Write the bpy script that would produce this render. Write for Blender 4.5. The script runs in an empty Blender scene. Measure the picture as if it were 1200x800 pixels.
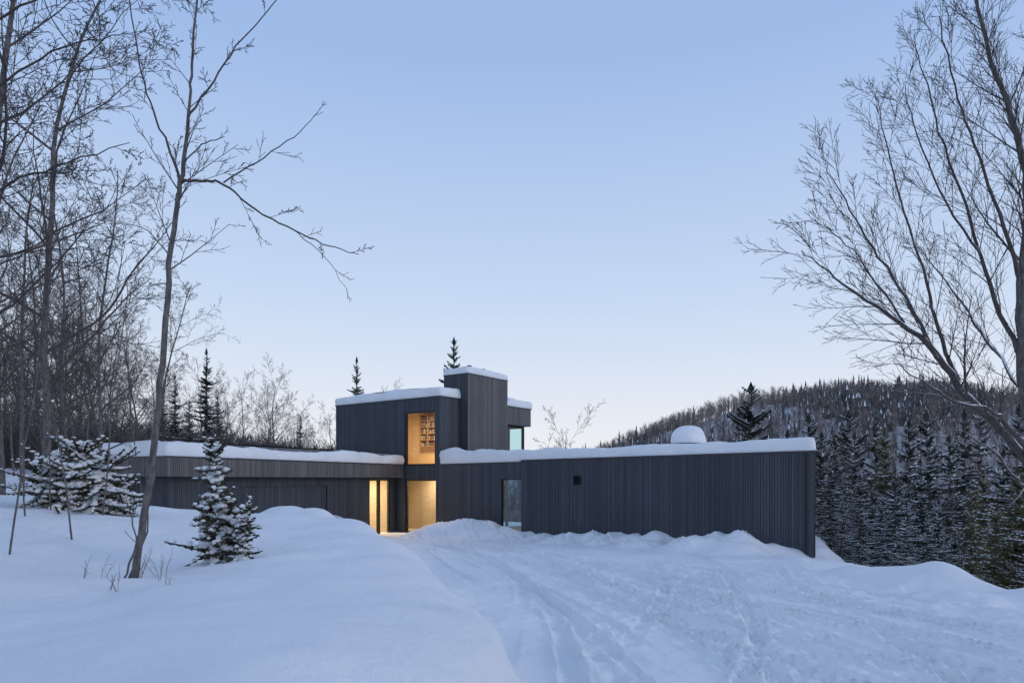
import bpy, math, random
import numpy as np
from mathutils import Vector, Matrix, noise as mnoise
scene=bpy.context.scene
COL=scene.collection

# ---------------------------------------------------------------- helpers
def W(px,py,Y):
    """image pixel (px,py) placed at a chosen depth Y -> world metres"""
    return Vector(((px-600)/800*Y, Y, 2.5+(562-py)/800*Y))

def vnoise(x,y,seed=0):
    x=np.asarray(x,float);y=np.asarray(y,float)
    xi=np.floor(x);yi=np.floor(y);fx=x-xi;fy=y-yi
    fx=fx*fx*(3-2*fx);fy=fy*fy*(3-2*fy)
    def h(a,b):
        s=np.sin(a*127.1+b*311.7+seed*74.7)*43758.5453
        return s-np.floor(s)
    a=h(xi,yi);b=h(xi+1,yi);c=h(xi,yi+1);d=h(xi+1,yi+1)
    return (a*(1-fx)+b*fx)*(1-fy)+(c*(1-fx)+d*fx)*fy-0.5
def sstep(a,b,x):
    t=np.clip((x-a)/(b-a),0,1);return t*t*(3-2*t)
def sdist(x,y,poly):
    """signed distance, positive inside"""
    d=np.full(x.shape,1e9);ins=np.zeros(x.shape,bool)
    n=len(poly)
    for i in range(n):
        ax,ay=poly[i];bx,by=poly[(i+1)%n]
        ex,ey=bx-ax,by-ay
        t=np.clip(((x-ax)*ex+(y-ay)*ey)/(ex*ex+ey*ey),0,1)
        d=np.minimum(d,np.hypot(x-ax-t*ex,y-ay-t*ey))
        c=((ay>y)!=(by>y))
        with np.errstate(divide='ignore',invalid='ignore'):
            xi=(bx-ax)*(y-ay)/((by-ay) if by!=ay else 1e-9)+ax
        ins^=(c&(x<xi))
    return np.where(ins,d,-d)

MOUND=[(0.0,-60),(-0.1,3),(-0.2,6),(-0.7,8.5),(-1.5,11.5),(-2.7,15.5),(-4.0,19.5),(-5.4,22.6),(-8.0,24.3),(-11,24.2),(-12.4,24.8),(-8,34),(-9,60),(-60,400),(-800,500),(-800,-60)]
PLAT=[(8.8,-800),(8.8,8),(8.4,11),(8.0,13.5),(8.7,18),(9.7,21.0),(13.2,30.5),(12,40),(4,46),(-8,54),(-20,90),(-40,200),(-800,500),(-800,-800)]
Q=Vector((-3.9,37));RR=Vector((9.6,21.7))
U=Vector((0.587,0.81)).normalized();V_=Vector((-U.y,U.x))
DR=(RR-Q).normalized();NR=Vector((DR.y,-DR.x))
def ground_z(x,y,fine=True):
    x=np.atleast_1d(np.asarray(x,float));y=np.atleast_1d(np.asarray(y,float))
    yc=np.clip(y,-10,37)
    zd=0.9-0.043*(yc-5)
    d=sdist(x,y,MOUND)
    d=d+(0.6*vnoise(x*.45+3,y*.45,70)+.18*vnoise(x*1.7,y*1.7,71))*(y<34)
    hm=0.70+0.45*sstep(7.5,17,y)
    w=0.95+0.35*vnoise(x*.5,y*.5,3)
    md=np.clip(d,0,None)
    q=np.clip(md/(w*1.25),0,1)
    prof_=np.sqrt(np.clip(1-(1-q)**2,0,1))*sstep(0,.25,q)
    mound=hm*prof_+0.115*np.clip(md-3.8,0,22)-.095*np.clip(md-1.4,0,2.8)*(1-sstep(9,13,y))
    mound+=0.2*vnoise(x*.55,y*.55,1)*sstep(0,2.5,md)+0.06*vnoise(x*1.7,y*1.7,2)*sstep(0,1,md)
    z=zd+mound
    # ploughed bank along the long wall
    s=(x-Q.x)*DR.x+(y-Q.y)*DR.y
    o=(x-Q.x)*NR.x+(y-Q.y)*NR.y
    bw=1.25+1.0*vnoise(s*.7,s*0,5)+.5*vnoise(s*2.1,o*.6,55)
    bh=(0.26+0.01*np.clip(s,0,20))*(1+1.2*vnoise(s*.9,s*0+3,6)+.9*vnoise(s*2.3,o*1.3,56))
    bh=bh*sstep(-1,1.0,s)*(1-sstep(18,21.5,s))
    z+=bh*np.exp(-(np.clip(o,0,None)/bw)**6)*(o>-6)
    def g(cx,cy,r,h,ry=None):
        ry=ry or r
        return h*np.exp(-(((x-cx)/r)**2+((y-cy)/ry)**2)**1.7)
    z+=g(-2.9,33.0,1.7,0.75,1.3)+g(-1.6,31.9,1.1,0.45)+g(-4.6,34.2,0.9,0.3)+g(-.4,30.9,.7,.28)
    z+=g(6.1,22.7,1.0,0.42,.9)+g(4.6,24.6,0.8,0.25)+g(1.9,27.6,.7,.22)+g(7.1,21.4,.9,.35)+g(3.3,26.0,.5,.2)
    z+=g(-7.2,22.3,1.0,0.3)+g(-6.0,21.0,0.8,0.22)
    # right bank crest
    dv=sdist(x,y,PLAT)
    z+=(0.2+0.5*vnoise(x*.5,y*.5,9)+.3*vnoise(x*1.4,y*1.4,19))*np.exp(-np.abs((dv-1.1)/0.95)**3)*(1-sstep(15,18,y))
    z+=g(7.3,12.6,.9,.16)+g(7.6,10.2,.8,.12)
    z-=0.25*sstep(17.5,21,y)*sstep(7.0,9.6,x)*(y<40)
    edge=.8*np.exp(-((d+.2)/.5)**2)*(y>4)*(y<30)*sstep(-.3,.2,vnoise(x*.8,y*.8,90))+np.exp(-((o-1.8)/.8)**2)*(s>1)*(s<22)*(o>0)+np.exp(-((dv-2.2)/.8)**2)*(y<18)*(y>3)
    if fine: z+=edge*(.14*np.abs(vnoise(x*2.6,y*2.6,60))+.12*np.clip(vnoise(x*5.5,y*5.5,61),0,1))
    if fine:
        dr=(1-sstep(-0.5,0.2,d))*sstep(-0.2,0.8,dv-1.8)*(1-sstep(31,36,y))*(y>-5)
        z+=dr*(0.03*vnoise(x*1.1,y*.8,11)+0.028*vnoise(x*3.1,y*2.2,12)+.02*vnoise(x*8,y*6,13)+.012*vnoise(x*14,y*11,17))
        yy=y-5
        tr=[(1.0,-.06,-.0052),(2.6,-.06,-.0052),(3.2,-.16,-.003),(4.6,-.17,-.003),(0.4,.05,-.009),(1.9,.06,-.009),
            (1.9,-.02,-.0068),(3.3,-.02,-.0068),(2.3,.16,.004),(3.7,.17,.004),(5.2,-.42,.004),(6.6,-.44,.004),(1.3,.02,-.0075),(2.75,.02,-.0075),
            (5.6,-.12,-.006),(4.2,-.13,-.006),(2.0,.3,-.004),(3.4,.31,-.004),(-.2,.12,-.011),(6.2,-.3,-.002),(2.2,-.08,-.0045),(3.65,-.08,-.0045),(0.8,.0,-.0072),(2.25,.0,-.0072),
            (0.3,.42,-.012),(1.6,.44,-.012),(4.9,.1,-.014),(6.3,.1,-.014),(3.0,-.35,.006),(1.5,-.34,.006)]
        r_=random.Random(4)
        for _ in range(9):
            a=r_.uniform(.2,6);b=(-4.5-a)/25*r_.uniform(.2,1.6)+r_.uniform(-.15,.2);c=((-4.5-a)/25-b)/25
            tr+=[(a,b,c),(a+1.45,b,c)]
        for k,(a,b,c) in enumerate(tr):
            thin=k>=30
            f=a+b*yy+c*yy*yy+0.16*vnoise(y*.25,y*0+(k//2),20+k//2)
            q=(x-f)/(0.1 if not thin else .075)
            amp=np.clip(0.02+0.05*vnoise(y*.35,y*0+k,40+k),0,.042)*(.75 if thin else 1)
            tread=1+.45*np.sin(y*38+np.abs(q)*3)*np.exp(-q**4)*(y<16)
            z+=dr*amp*(-np.exp(-q**8)*tread+0.8*np.exp(-((np.abs(q)-1.3)/.25)**2))
        rf=np.random.RandomState(8)
        for (ax,ay,bx,by) in [(3.4,5.5,-2.5,30),(1.2,8,5.5,19),(4.8,6,1.5,25),(.6,5,2.6,22),(6,8,-1,27)]:
            L=math.hypot(bx-ax,by-ay);n=int(L/.62)
            for i in range(n):
                t=i/n;cx=ax+(bx-ax)*t+(.13 if i%2 else -.13)+rf.randn()*.05+.4*math.sin(t*5);cy=ay+(by-ay)*t+rf.randn()*.05
                mk_=(np.abs(x-cx)<.4)&(np.abs(y-cy)<.4)
                r2=((x[mk_]-cx)/.09)**2+((y[mk_]-cy)/.17)**2
                z[mk_]+=-.05*np.exp(-r2**2)+.02*np.exp(-(np.sqrt(r2)-1.4)**2/.1)
        near=(y<45)&(np.abs(x)<25)
        z+=near*(0.02*vnoise(x*4,y*4,14)*(1-dr)+0.06*vnoise(x*1.3,y*2.1,15)*(1-dr))
    zn=z-0.42*np.clip(-dv,0,None)-0.5*sstep(0,2,-dv)
    prof=np.interp(x*220/np.clip(y,60,None),[-200,-30,10,28,44,74,110,137,165,300],[1,2,4,8,15,24.5,28.5,29.5,27,22])
    far=-14+(prof+14)*sstep(70,225,y)+3.5*vnoise(x*.03,y*.03,30)*sstep(60,120,y)+1.4*vnoise(x*.1,y*.1,31)
    k=2.0
    m=np.maximum(zn,far)
    z=m+k*np.log(np.exp(np.clip((zn-m)/k,-30,0))+np.exp(np.clip((far-m)/k,-30,0)))-0.0
    return np.where(zn>far+12,zn,z)
def gz(x,y): return float(ground_z(x,y,False)[0])

# ---------------------------------------------------------------- materials
def newmat(name):
    m=bpy.data.materials.new(name);m.use_nodes=True
    nt=m.node_tree;nt.nodes.clear()
    o=nt.nodes.new('ShaderNodeOutputMaterial');b=nt.nodes.new('ShaderNodeBsdfPrincipled')
    nt.links.new(b.outputs[0],o.inputs[0])
    return m,nt,b,o
def N(nt,t,**k):
    n=nt.nodes.new(t)
    for a,v in k.items(): setattr(n,a,v)
    return n
def ramp(nt,src,stops):
    r=N(nt,'ShaderNodeValToRGB');e=r.color_ramp.elements
    while len(e)<len(stops): e.new(0.5)
    for i,(p,c) in enumerate(stops):
        e[i].position=p;e[i].color=(*c,1)
    nt.links.new(src,r.inputs[0]);return r
def noise_tex(nt,scale,detail=4,coord='Object',rough=.5,vec=None):
    n=N(nt,'ShaderNodeTexNoise');n.inputs['Scale'].default_value=scale;n.inputs['Detail'].default_value=detail
    n.inputs['Roughness'].default_value=rough
    if vec is None:
        tc=N(nt,'ShaderNodeTexCoord');vec=tc.outputs[coord]
    nt.links.new(vec,n.inputs['Vector']);return n

def snow_mat(name,scale=1.0,ground=False):
    m,nt,b,o=newmat(name)
    n1=noise_tex(nt,0.6*scale,5)
    r=ramp(nt,n1.outputs[0],[(0.3,(0.79,0.81,0.84)),(0.7,(0.89,0.90,0.91))])
    nt.links.new(r.outputs[0],b.inputs['Base Color'])
    b.inputs['Roughness'].default_value=0.62
    b.inputs['Specular IOR Level'].default_value=0.3
    n2=noise_tex(nt,9*scale,8,rough=.65);n3=noise_tex(nt,60*scale,3)
    add=N(nt,'ShaderNodeMath',operation='MULTIPLY_ADD');add.inputs[1].default_value=0.18
    nt.links.new(n3.outputs[0],add.inputs[0]);nt.links.new(n2.outputs[0],add.inputs[2])
    bp=N(nt,'ShaderNodeBump');bp.inputs['Strength'].default_value=0.75;bp.inputs['Distance'].default_value=0.045
    nt.links.new(add.outputs[0],bp.inputs['Height']);nt.links.new(bp.outputs[0],b.inputs['Normal'])
    return m
SNOW=snow_mat('snow_powder')
GROUND=snow_mat('snow_ground')
nt=GROUND.node_tree
b=[n for n in nt.nodes if n.type=='BSDF_PRINCIPLED'][0]
src=b.inputs['Base Color'].links[0].from_socket
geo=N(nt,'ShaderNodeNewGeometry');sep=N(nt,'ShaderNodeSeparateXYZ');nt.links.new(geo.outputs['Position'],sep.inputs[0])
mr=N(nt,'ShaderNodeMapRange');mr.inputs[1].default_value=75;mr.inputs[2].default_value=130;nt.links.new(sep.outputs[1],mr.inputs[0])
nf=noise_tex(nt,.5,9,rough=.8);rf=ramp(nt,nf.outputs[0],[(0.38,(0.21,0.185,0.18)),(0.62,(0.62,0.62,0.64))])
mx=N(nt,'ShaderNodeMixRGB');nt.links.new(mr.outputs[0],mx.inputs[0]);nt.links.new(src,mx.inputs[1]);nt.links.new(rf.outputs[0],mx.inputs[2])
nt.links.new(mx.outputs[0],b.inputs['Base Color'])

def clad_mat(name,base,var=0.24):
    m,nt,b,o=newmat(name)
    at=N(nt,'ShaderNodeAttribute',attribute_name='tone')
    tc=N(nt,'ShaderNodeTexCoord')
    mp=N(nt,'ShaderNodeMapping');mp.inputs['Scale'].default_value=(9,9,.7);nt.links.new(tc.outputs['Object'],mp.inputs[0])
    ng=noise_tex(nt,1.6,8,vec=mp.outputs[0],rough=.7)
    nb=noise_tex(nt,.35,3)
    a=N(nt,'ShaderNodeMath',operation='MULTIPLY_ADD');a.inputs[1].default_value=0.5
    nt.links.new(ng.outputs[0],a.inputs[0]);nt.links.new(at.outputs['Fac'],a.inputs[2])
    a2=N(nt,'ShaderNodeMath',operation='MULTIPLY_ADD');a2.inputs[1].default_value=0.6
    nt.links.new(nb.outputs[0],a2.inputs[0]);nt.links.new(a.outputs[0],a2.inputs[2])
    lo=[c*(1-var) for c in base];hi=[c*(1+var*1.4) for c in base]
    r=ramp(nt,a2.outputs[0],[(0.4,lo),(0.75,base),(1.0,hi)])
    nt.links.new(r.outputs[0],b.inputs['Base Color'])
    b.inputs['Roughness'].default_value=0.7
    b.inputs['Specular IOR Level'].default_value=0.3
    bp=N(nt,'ShaderNodeBump');bp.inputs['Strength'].default_value=.4;bp.inputs['Distance'].default_value=.004
    nt.links.new(ng.outputs[0],bp.inputs['Height']);nt.links.new(bp.outputs[0],b.inputs['Normal'])
    return m
CLAD=clad_mat('charcoal_boards',(0.062,0.068,0.081))
CLAD_LIT=clad_mat('lit_face_boards',(0.118,0.117,0.12))  # paler copy of the charcoal boards: light on right-hand faces put into colour
CLADW=clad_mat('grey_brown_boards',(0.13,0.122,0.12))
def plain(name,c,rough=.6,metal=0,var=.15,scale=4):
    m,nt,b,o=newmat(name)
    n=noise_tex(nt,scale,5)
    r=ramp(nt,n.outputs[0],[(0.3,[x*(1-var) for x in c]),(0.7,[x*(1+var) for x in c])])
    nt.links.new(r.outputs[0],b.inputs['Base Color'])
    b.inputs['Roughness'].default_value=rough;b.inputs['Metallic'].default_value=metal
    return m
METAL=plain('dark_metal_trim',(0.05,0.052,0.058),.4,.3)
FRAME=plain('black_window_frame',(0.014,0.014,0.016),.4)
CORE=plain('wall_core',(0.015,0.0155,0.017),.8)
ROOFM=plain('roof_membrane',(0.06,0.06,0.065),.8)
def wood_mat(name,c):
    m,nt,b,o=newmat(name)
    tc=N(nt,'ShaderNodeTexCoord');mp=N(nt,'ShaderNodeMapping');mp.inputs['Scale'].default_value=(1,1,7)
    nt.links.new(tc.outputs['Object'],mp.inputs[0])
    n=noise_tex(nt,2.2,6,vec=mp.outputs[0])
    r=ramp(nt,n.outputs[0],[(0.3,[x*.85 for x in c]),(0.7,[min(1,x*1.08) for x in c])])
    nt.links.new(r.outputs[0],b.inputs['Base Color']);b.inputs['Roughness'].default_value=.5
    return m
WOOD=wood_mat('light_birch_panel',(0.66,0.55,0.40))
WOODO=wood_mat('honey_wood_panel',(0.62,0.47,0.29))
SHELFW=wood_mat('shelf_wood',(0.36,0.21,0.11))
WHITE=plain('white_plaster',(0.75,0.72,0.66),.7,0,.05)
BOOK=[plain('book_brown',(0.17,.08,.05)),plain('book_blue',(0.06,.09,.15)),plain('book_cream',(0.45,.4,.3)),plain('book_green',(0.07,.11,.08))]
def glass_mat(name,tint,ior):
    m,nt,b,o=newmat(name);nt.nodes.remove(b)
    tr=N(nt,'ShaderNodeBsdfTransparent');tr.inputs[0].default_value=tint
    gl=N(nt,'ShaderNodeBsdfGlossy');gl.inputs['Roughness'].default_value=.01
    fr=N(nt,'ShaderNodeFresnel');fr.inputs[0].default_value=ior
    ms=N(nt,'ShaderNodeMixShader');nt.links.new(fr.outputs[0],ms.inputs[0]);nt.links.new(tr.outputs[0],ms.inputs[1]);nt.links.new(gl.outputs[0],ms.inputs[2])
    nt.links.new(ms.outputs[0],o.inputs[0]);return m
GLASS=glass_mat('window_glass',(.92,.95,.95,1),1.45)
GLASST=glass_mat('turquoise_window_glass',(.78,.95,.96,1),1.5)
def bark_mat(name,c1,c2,snow=0.0):
    m,nt,b,o=newmat(name)
    tc=N(nt,'ShaderNodeTexCoord');mp=N(nt,'ShaderNodeMapping');mp.inputs['Scale'].default_value=(6,6,2)
    nt.links.new(tc.outputs['Object'],mp.inputs[0])
    n=noise_tex(nt,3,6,vec=mp.outputs[0],rough=.7)
    r=ramp(nt,n.outputs[0],[(0.35,c1),(0.65,c2)])
    last=r.outputs[0]
    if snow>0:
        g=N(nt,'ShaderNodeNewGeometry');s=N(nt,'ShaderNodeSeparateXYZ');nt.links.new(g.outputs['Normal'],s.inputs[0])
        n2=noise_tex(nt,2.2,4)
        ad=N(nt,'ShaderNodeMath',operation='MULTIPLY_ADD');ad.inputs[1].default_value=1.1
        nt.links.new(n2.outputs[0],ad.inputs[0]);nt.links.new(s.outputs[2],ad.inputs[2])
        mr=N(nt,'ShaderNodeMapRange');mr.inputs[1].default_value=1.42-snow;mr.inputs[2].default_value=1.5-snow
        nt.links.new(ad.outputs[0],mr.inputs[0])
        mx=N(nt,'ShaderNodeMixRGB');mx.inputs[2].default_value=(.8,.82,.86,1)
        nt.links.new(mr.outputs[0],mx.inputs[0]);nt.links.new(last,mx.inputs[1]);last=mx.outputs[0]
    nt.links.new(last,b.inputs['Base Color']);b.inputs['Roughness'].default_value=.85
    bp=N(nt,'ShaderNodeBump');bp.inputs['Strength'].default_value=.8;bp.inputs['Distance'].default_value=.02
    nt.links.new(n.outputs[0],bp.inputs['Height']);nt.links.new(bp.outputs[0],b.inputs['Normal'])
    return m
BARK=bark_mat('grey_bark',(0.05,0.043,0.04),(0.18,0.16,0.15),0.1)
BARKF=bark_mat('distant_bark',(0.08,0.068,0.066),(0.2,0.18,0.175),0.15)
BARKS=bark_mat('birch_bark_snowy',(0.05,0.042,0.04),(0.15,0.135,0.128),0.46)
LIMBS=bark_mat('limb_bark_snowy',(0.035,0.028,0.027),(0.11,0.09,0.084),0.58)
TWIG=bark_mat('twig_bark',(0.04,0.032,0.03),(0.11,0.088,0.082),0.0)
TWIGD=bark_mat('dark_twig_bark',(0.025,0.02,0.019),(0.075,0.06,0.056),0.0)
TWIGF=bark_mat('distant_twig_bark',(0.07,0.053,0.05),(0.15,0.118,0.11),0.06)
NEEDLE=plain('spruce_needles',(0.034,0.045,0.034),.8,0,.55,2)
NEEDLEO=plain('olive_spruce_needles',(0.12,0.11,0.045),.8,0,.5,2)
NEEDLEY=plain('sapling_needles',(0.062,0.06,0.036),.8,0,.5,6)
NEEDLEF=plain('hazed_needles',(0.082,0.088,0.09),.9,0,.5,.8)  # needle colour lifted: distance haze is painted into the base colour
FARTW=plain('hazed_bare_wood',(0.24,0.195,0.18),.9,0,.4,.3)  # far wood lightened too, haze put into its colour
WEED=plain('dry_weed',(0.14,0.09,0.06),.9,0,.3)

# ---------------------------------------------------------------- mesh helpers
class Buf:
    def __init__(s): s.V=[];s.F=[];s.M=[];s.T=[]
    def quad(s,a,b,c,d,m=0,t=.5):
        i=len(s.V);s.V+= [tuple(a),tuple(b),tuple(c),tuple(d)];s.F.append((i,i+1,i+2,i+3));s.M.append(m);s.T.append(t)
    def tri(s,a,b,c,m=0,t=.5):
        i=len(s.V);s.V+= [tuple(a),tuple(b),tuple(c)];s.F.append((i,i+1,i+2));s.M.append(m);s.T.append(t)
    def prism(s,poly,z0,z1,m=0,t=.5):
        i=len(s.V);n=len(poly)
        s.V+=[(p[0],p[1],z0) for p in poly]+[(p[0],p[1],z1) for p in poly]
        for k in range(n):
            l=(k+1)%n;s.F.append((i+k,i+l,i+n+l,i+n+k));s.M.append(m);s.T.append(t)
        s.F.append(tuple(range(i+n-1,i-1,-1)));s.M.append(m);s.T.append(t)
        s.F.append(tuple(range(i+n,i+2*n)));s.M.append(m);s.T.append(t)
def mk(name,B,mats,parent=None,smooth=False,origin=None,tone=False):
    me=bpy.data.meshes.new(name)
    if origin is not None:
        ox,oy,oz=origin;V=[(v[0]-ox,v[1]-oy,v[2]-oz) for v in B.V]
    else: V=B.V
    me.from_pydata(V,[],B.F)
    for m in mats: me.materials.append(m)
    me.polygons.foreach_set('material_index',B.M)
    if smooth: me.polygons.foreach_set('use_smooth',[True]*len(B.F))
    if tone:
        at=me.attributes.new('tone','FLOAT','FACE');at.data.foreach_set('value',B.T)
    me.update()
    o=bpy.data.objects.new(name,me);COL.objects.link(o)
    if origin is not None and parent is None: o.location=origin
    if parent: o.parent=parent
    return o
def empty(name,loc=(0,0,0),label=None,cat=None,group=None):
    o=bpy.data.objects.new(name,None);o.location=loc;COL.objects.link(o)
    if label:o['label']=label
    if cat:o['category']=cat
    if group:o['group']=group
    return o

# ---------------------------------------------------------------- ground
def axis(segs):
    out=[]
    for a,b,st in segs:
        n=max(1,int(round((b-a)/st)));out+=list(a+(b-a)*np.arange(n)/n)
    out.append(segs[-1][1]);return np.array(out)
xs=axis([(-800,-200,60),(-200,-60,8),(-60,-22,1.6),(-22,-9,.25),(-9,-3,.07),(-3,8,.032),(8,9.6,.06),(9.6,18,.2),(18,60,1.5),(60,340,5),(340,900,70)])
ys=axis([(-800,-60,80),(-60,-4,4),(-4,3,.6),(3,12,.04),(12,20,.065),(20,36,.11),(36,60,.6),(60,270,4),(270,1200,80)])
X,Y=np.meshgrid(xs,ys)
Z=ground_z(X.ravel(),Y.ravel())
co=np.stack([X.ravel(),Y.ravel(),Z],1).astype(np.float32)
nx,ny=len(xs),len(ys)
idx=np.arange(nx*ny).reshape(ny,nx)
fc=np.stack([idx[:-1,:-1],idx[:-1,1:],idx[1:,1:],idx[1:,:-1]],-1).reshape(-1,4)
def np_mesh(name,co,fc,mat,smooth=True):
    me=bpy.data.meshes.new(name);k=fc.shape[1]
    me.vertices.add(len(co));me.vertices.foreach_set('co',co.astype(np.float32).ravel())
    me.loops.add(fc.size);me.loops.foreach_set('vertex_index',fc.astype(np.int32).ravel())
    me.polygons.add(len(fc));me.polygons.foreach_set('loop_start',np.arange(0,fc.size,k,dtype=np.int32))
    me.polygons.foreach_set('loop_total',np.full(len(fc),k,dtype=np.int32))
    me.update(calc_edges=True)
    if smooth: me.polygons.foreach_set('use_smooth',np.ones(len(fc),bool))
    me.materials.append(mat)
    o=bpy.data.objects.new(name,me);COL.objects.link(o);return o
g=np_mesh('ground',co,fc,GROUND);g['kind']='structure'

# ---------------------------------------------------------------- house
house=empty('modern_house',(0,0,0),'low charcoal timber house with tower and snow-covered flat roofs','house')
rng=random.Random(3)
def P3(p,z): return (p.x,p.y,z)
def clad(name,p0,p1,z0,z1,ops=(),mat=CLAD,th=.22,parent=house,bw=(.07,.115)):
    """boarded wall, p0->p1 is left to right seen from outside; ops=(s0,s1,za,zb)"""
    p0=Vector(p0);p1=Vector(p1);L=(p1-p0).length;d=(p1-p0)/L;n=Vector((d.y,-d.x))
    B=Buf()
    br=[0.0];edges=sorted([o_[0] for o_ in ops]+[o_[1] for o_ in ops]+[L])
    while br[-1]<L-1e-6:
        nxt=br[-1]+rng.uniform(*bw)
        for e in edges:
            if br[-1]+1e-6<e<nxt+.04: nxt=e;break
        br.append(min(nxt,L))
    def zr(a,b):
        m=(a+b)/2;r=[(z0,z1)]
        for (s0,s1,za,zb) in ops:
            if s0<m<s1:
                r2=[]
                for (x,y) in r:
                    if za>x: r2.append((x,min(y,za)))
                    if zb<y: r2.append((max(x,zb),y))
                r=[q for q in r2 if q[1]-q[0]>1e-4]
        return r
    for a,b in zip(br[:-1],br[1:]):
        t=rng.random()*.4;off=.034+rng.random()*.008;g_=.007
        aa,bb=a+g_,b-g_
        if a==0: aa=-.03
        if abs(b-L)<1e-5: bb=L+.03
        for (x,y) in zr(a,b):
            A=p0+d*aa+n*off;C=p0+d*bb+n*off;A0=p0+d*aa+n*.003;C0=p0+d*bb+n*.003
            B.quad(P3(A,x),P3(C,x),P3(C,y),P3(A,y),0,t)
            B.quad(P3(A0,x),P3(A,x),P3(A,y),P3(A0,y),0,t)
            B.quad(P3(C,x),P3(C0,x),P3(C0,y),P3(C,y),0,t)
            B.quad(P3(A0,x),P3(C0,x),P3(C,x),P3(A,x),0,t)
            B.quad(P3(A,y),P3(C,y),P3(C0,y),P3(A0,y),0,t)
    ss=sorted(set([0,L]+[v for o_ in ops for v in (o_[0],o_[1])]))
    for a,b in zip(ss[:-1],ss[1:]):
        for (x,y) in zr(a,b):
            B.prism([p0+d*a,p0+d*a-n*th,p0+d*b-n*th,p0+d*b][::-1],x,y,1,.2)
    return mk(name,B,[mat,CORE],parent,tone=True)
def window(p0,p1,z0,z1,n_out,mull=(),parent=house,fw=.07,name='window',depth=.12,inset=.05,glass=None):
    """window unit between plan points"""
    p0=Vector(p0);p1=Vector(p1);d=(p1-p0).normalized();L=(p1-p0).length;n=Vector(n_out)
    w=empty(name);w.parent=parent
    B=Buf()
    def bx(a,b,za,zb):
        B.prism([p0+d*a-n*inset,p0+d*b-n*inset,p0+d*b-n*(inset+depth),p0+d*a-n*(inset+depth)],za,zb)
    bx(0.003,fw,z0+.003,z1-.003);bx(L-fw,L-.003,z0+.003,z1-.003)
    bx(fw,L-fw,z0+.003,z0+fw);bx(fw,L-fw,z1-fw,z1-.003)
    for (a,b) in mull: bx(a,b,z0+fw,z1-fw)
    mk('frame',B,[FRAME],w)
    G=Buf();q=inset+depth*.5
    a=p0+d*fw-n*q;c=p1-d*fw-n*q
    G.quad(P3(a,z0+fw),P3(c,z0+fw),P3(c,z1-fw),P3(a,z1-fw))
    mk('glass',G,[glass or GLASS],w)
    return w
def box_room(name,origin,du,dv,u0,u1,v0,v1,z0,z1,open_side,mats):
    """room lining: floor, ceiling and walls except the glazed side"""
    o_=Vector(origin);B=Buf()
    def p(u,v): return o_+du*u+dv*v
    c=[p(u0,v0),p(u1,v0),p(u1,v1),p(u0,v1)]
    B.quad(*[P3(q,z0) for q in c],1);B.quad(*[P3(q,z1) for q in c][::-1],2)
    for i in range(4):
        if i==open_side: continue
        a,b=c[i],c[(i+1)%4];B.quad(P3(a,z0),P3(b,z0),P3(b,z1),P3(a,z1),0)
    return mk(name,B,mats,house)

def TU(u,v): return Q+U*u+V_*v
def snowcap(name,poly,z,h,over=.1,parent=house,seed=0,zfun=None):
    poly=[Vector(p) for p in poly];n=len(poly)
    area=sum(poly[i].x*poly[(i+1)%n].y-poly[(i+1)%n].x*poly[i].y for i in range(n))
    if area<0: poly=poly[::-1]
    pts=[];nor=[]
    for i in range(n):
        a=poly[i];b=poly[(i+1)%n];d=(b-a).normalized();L=(b-a).length;nn=Vector((d.y,-d.x))
        k=max(2,int(L/.16));prev=poly[i-1];dp=(a-prev).normalized();np_=Vector((dp.y,-dp.x))
        for q in range(4):
            t=q/4*.5+.25
            m=(np_*(1-t)+nn*t).normalized();pts.append(a-(np_+nn).normalized()*.12+m*.12*1.0);nor.append(m)
        for j in range(1,k):
            pts.append(a+d*(.15+(L-.3)*j/k));nor.append(nn)
    prof=[(-.25,-.0),(over*.75,0.0),(over*1.0,.06),(over*1.08,.3),(over*1.02,.6),(over*.7,.84),(over*.1,.95),(-.3,1.0)]
    B=Buf();m=len(pts);S=seed*13.7
    for r,(o_,f) in enumerate(prof):
        for p,nn in zip(pts,nor):
            w=mnoise.noise(Vector((p.x*.8+S,p.y*.8,0)));w2=mnoise.noise(Vector((p.x*2.7+S,p.y*2.7,f*1.5)))
            w3=mnoise.noise(Vector((p.x*.25+S,p.y*.25,3)));w4=mnoise.noise(Vector((p.x*6+S,p.y*6,f*3)))
            oo=o_+(w*.07+w2*.06+w4*.025)*(1 if 0<r<6 else 0)
            hh=h*(1+w*.2+w2*.1+w3*.3)
            if zfun: hh+=zfun(p)
            q=p+nn*oo;B.V.append((q.x,q.y,z+f*hh+(.0 if r>0 else .002)))
    for r in range(len(prof)-1):
        for i in range(m):
            j=(i+1)%m;B.F.append((r*m+i,r*m+j,(r+1)*m+j,(r+1)*m+i));B.M.append(0);B.T.append(0)
    B.F.append(tuple((len(prof)-1)*m+i for i in range(m)));B.M.append(0);B.T.append(0)
    return mk(name,B,[SNOW],parent,smooth=True)
def slab(name,poly,z0,z1,mat,parent=house):
    B=Buf();poly=[Vector(p) for p in poly];n=len(poly)
    area=sum(poly[i].x*poly[(i+1)%n].y-poly[(i+1)%n].x*poly[i].y for i in range(n))
    if area<0: poly=poly[::-1]
    B.prism(poly,z0,z1);return mk(name,B,[mat],parent)
def inset(poly,o_):
    poly=[Vector(p) for p in poly];n=len(poly)
    area=sum(poly[i].x*poly[(i+1)%n].y-poly[(i+1)%n].x*poly[i].y for i in range(n))
    if area<0: poly=poly[::-1]
    out=[]
    for i in range(n):
        a=poly[i-1];b=poly[i];c=poly[(i+1)%n]
        d1=(b-a).normalized();d2=(c-b).normalized();n1=Vector((-d1.y,d1.x));n2=Vector((-d2.y,d2.x))
        k=(n1+n2);k=k/(k.length_squared)*2
        out.append(b+k*o_*1.0)
    return out

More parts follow.
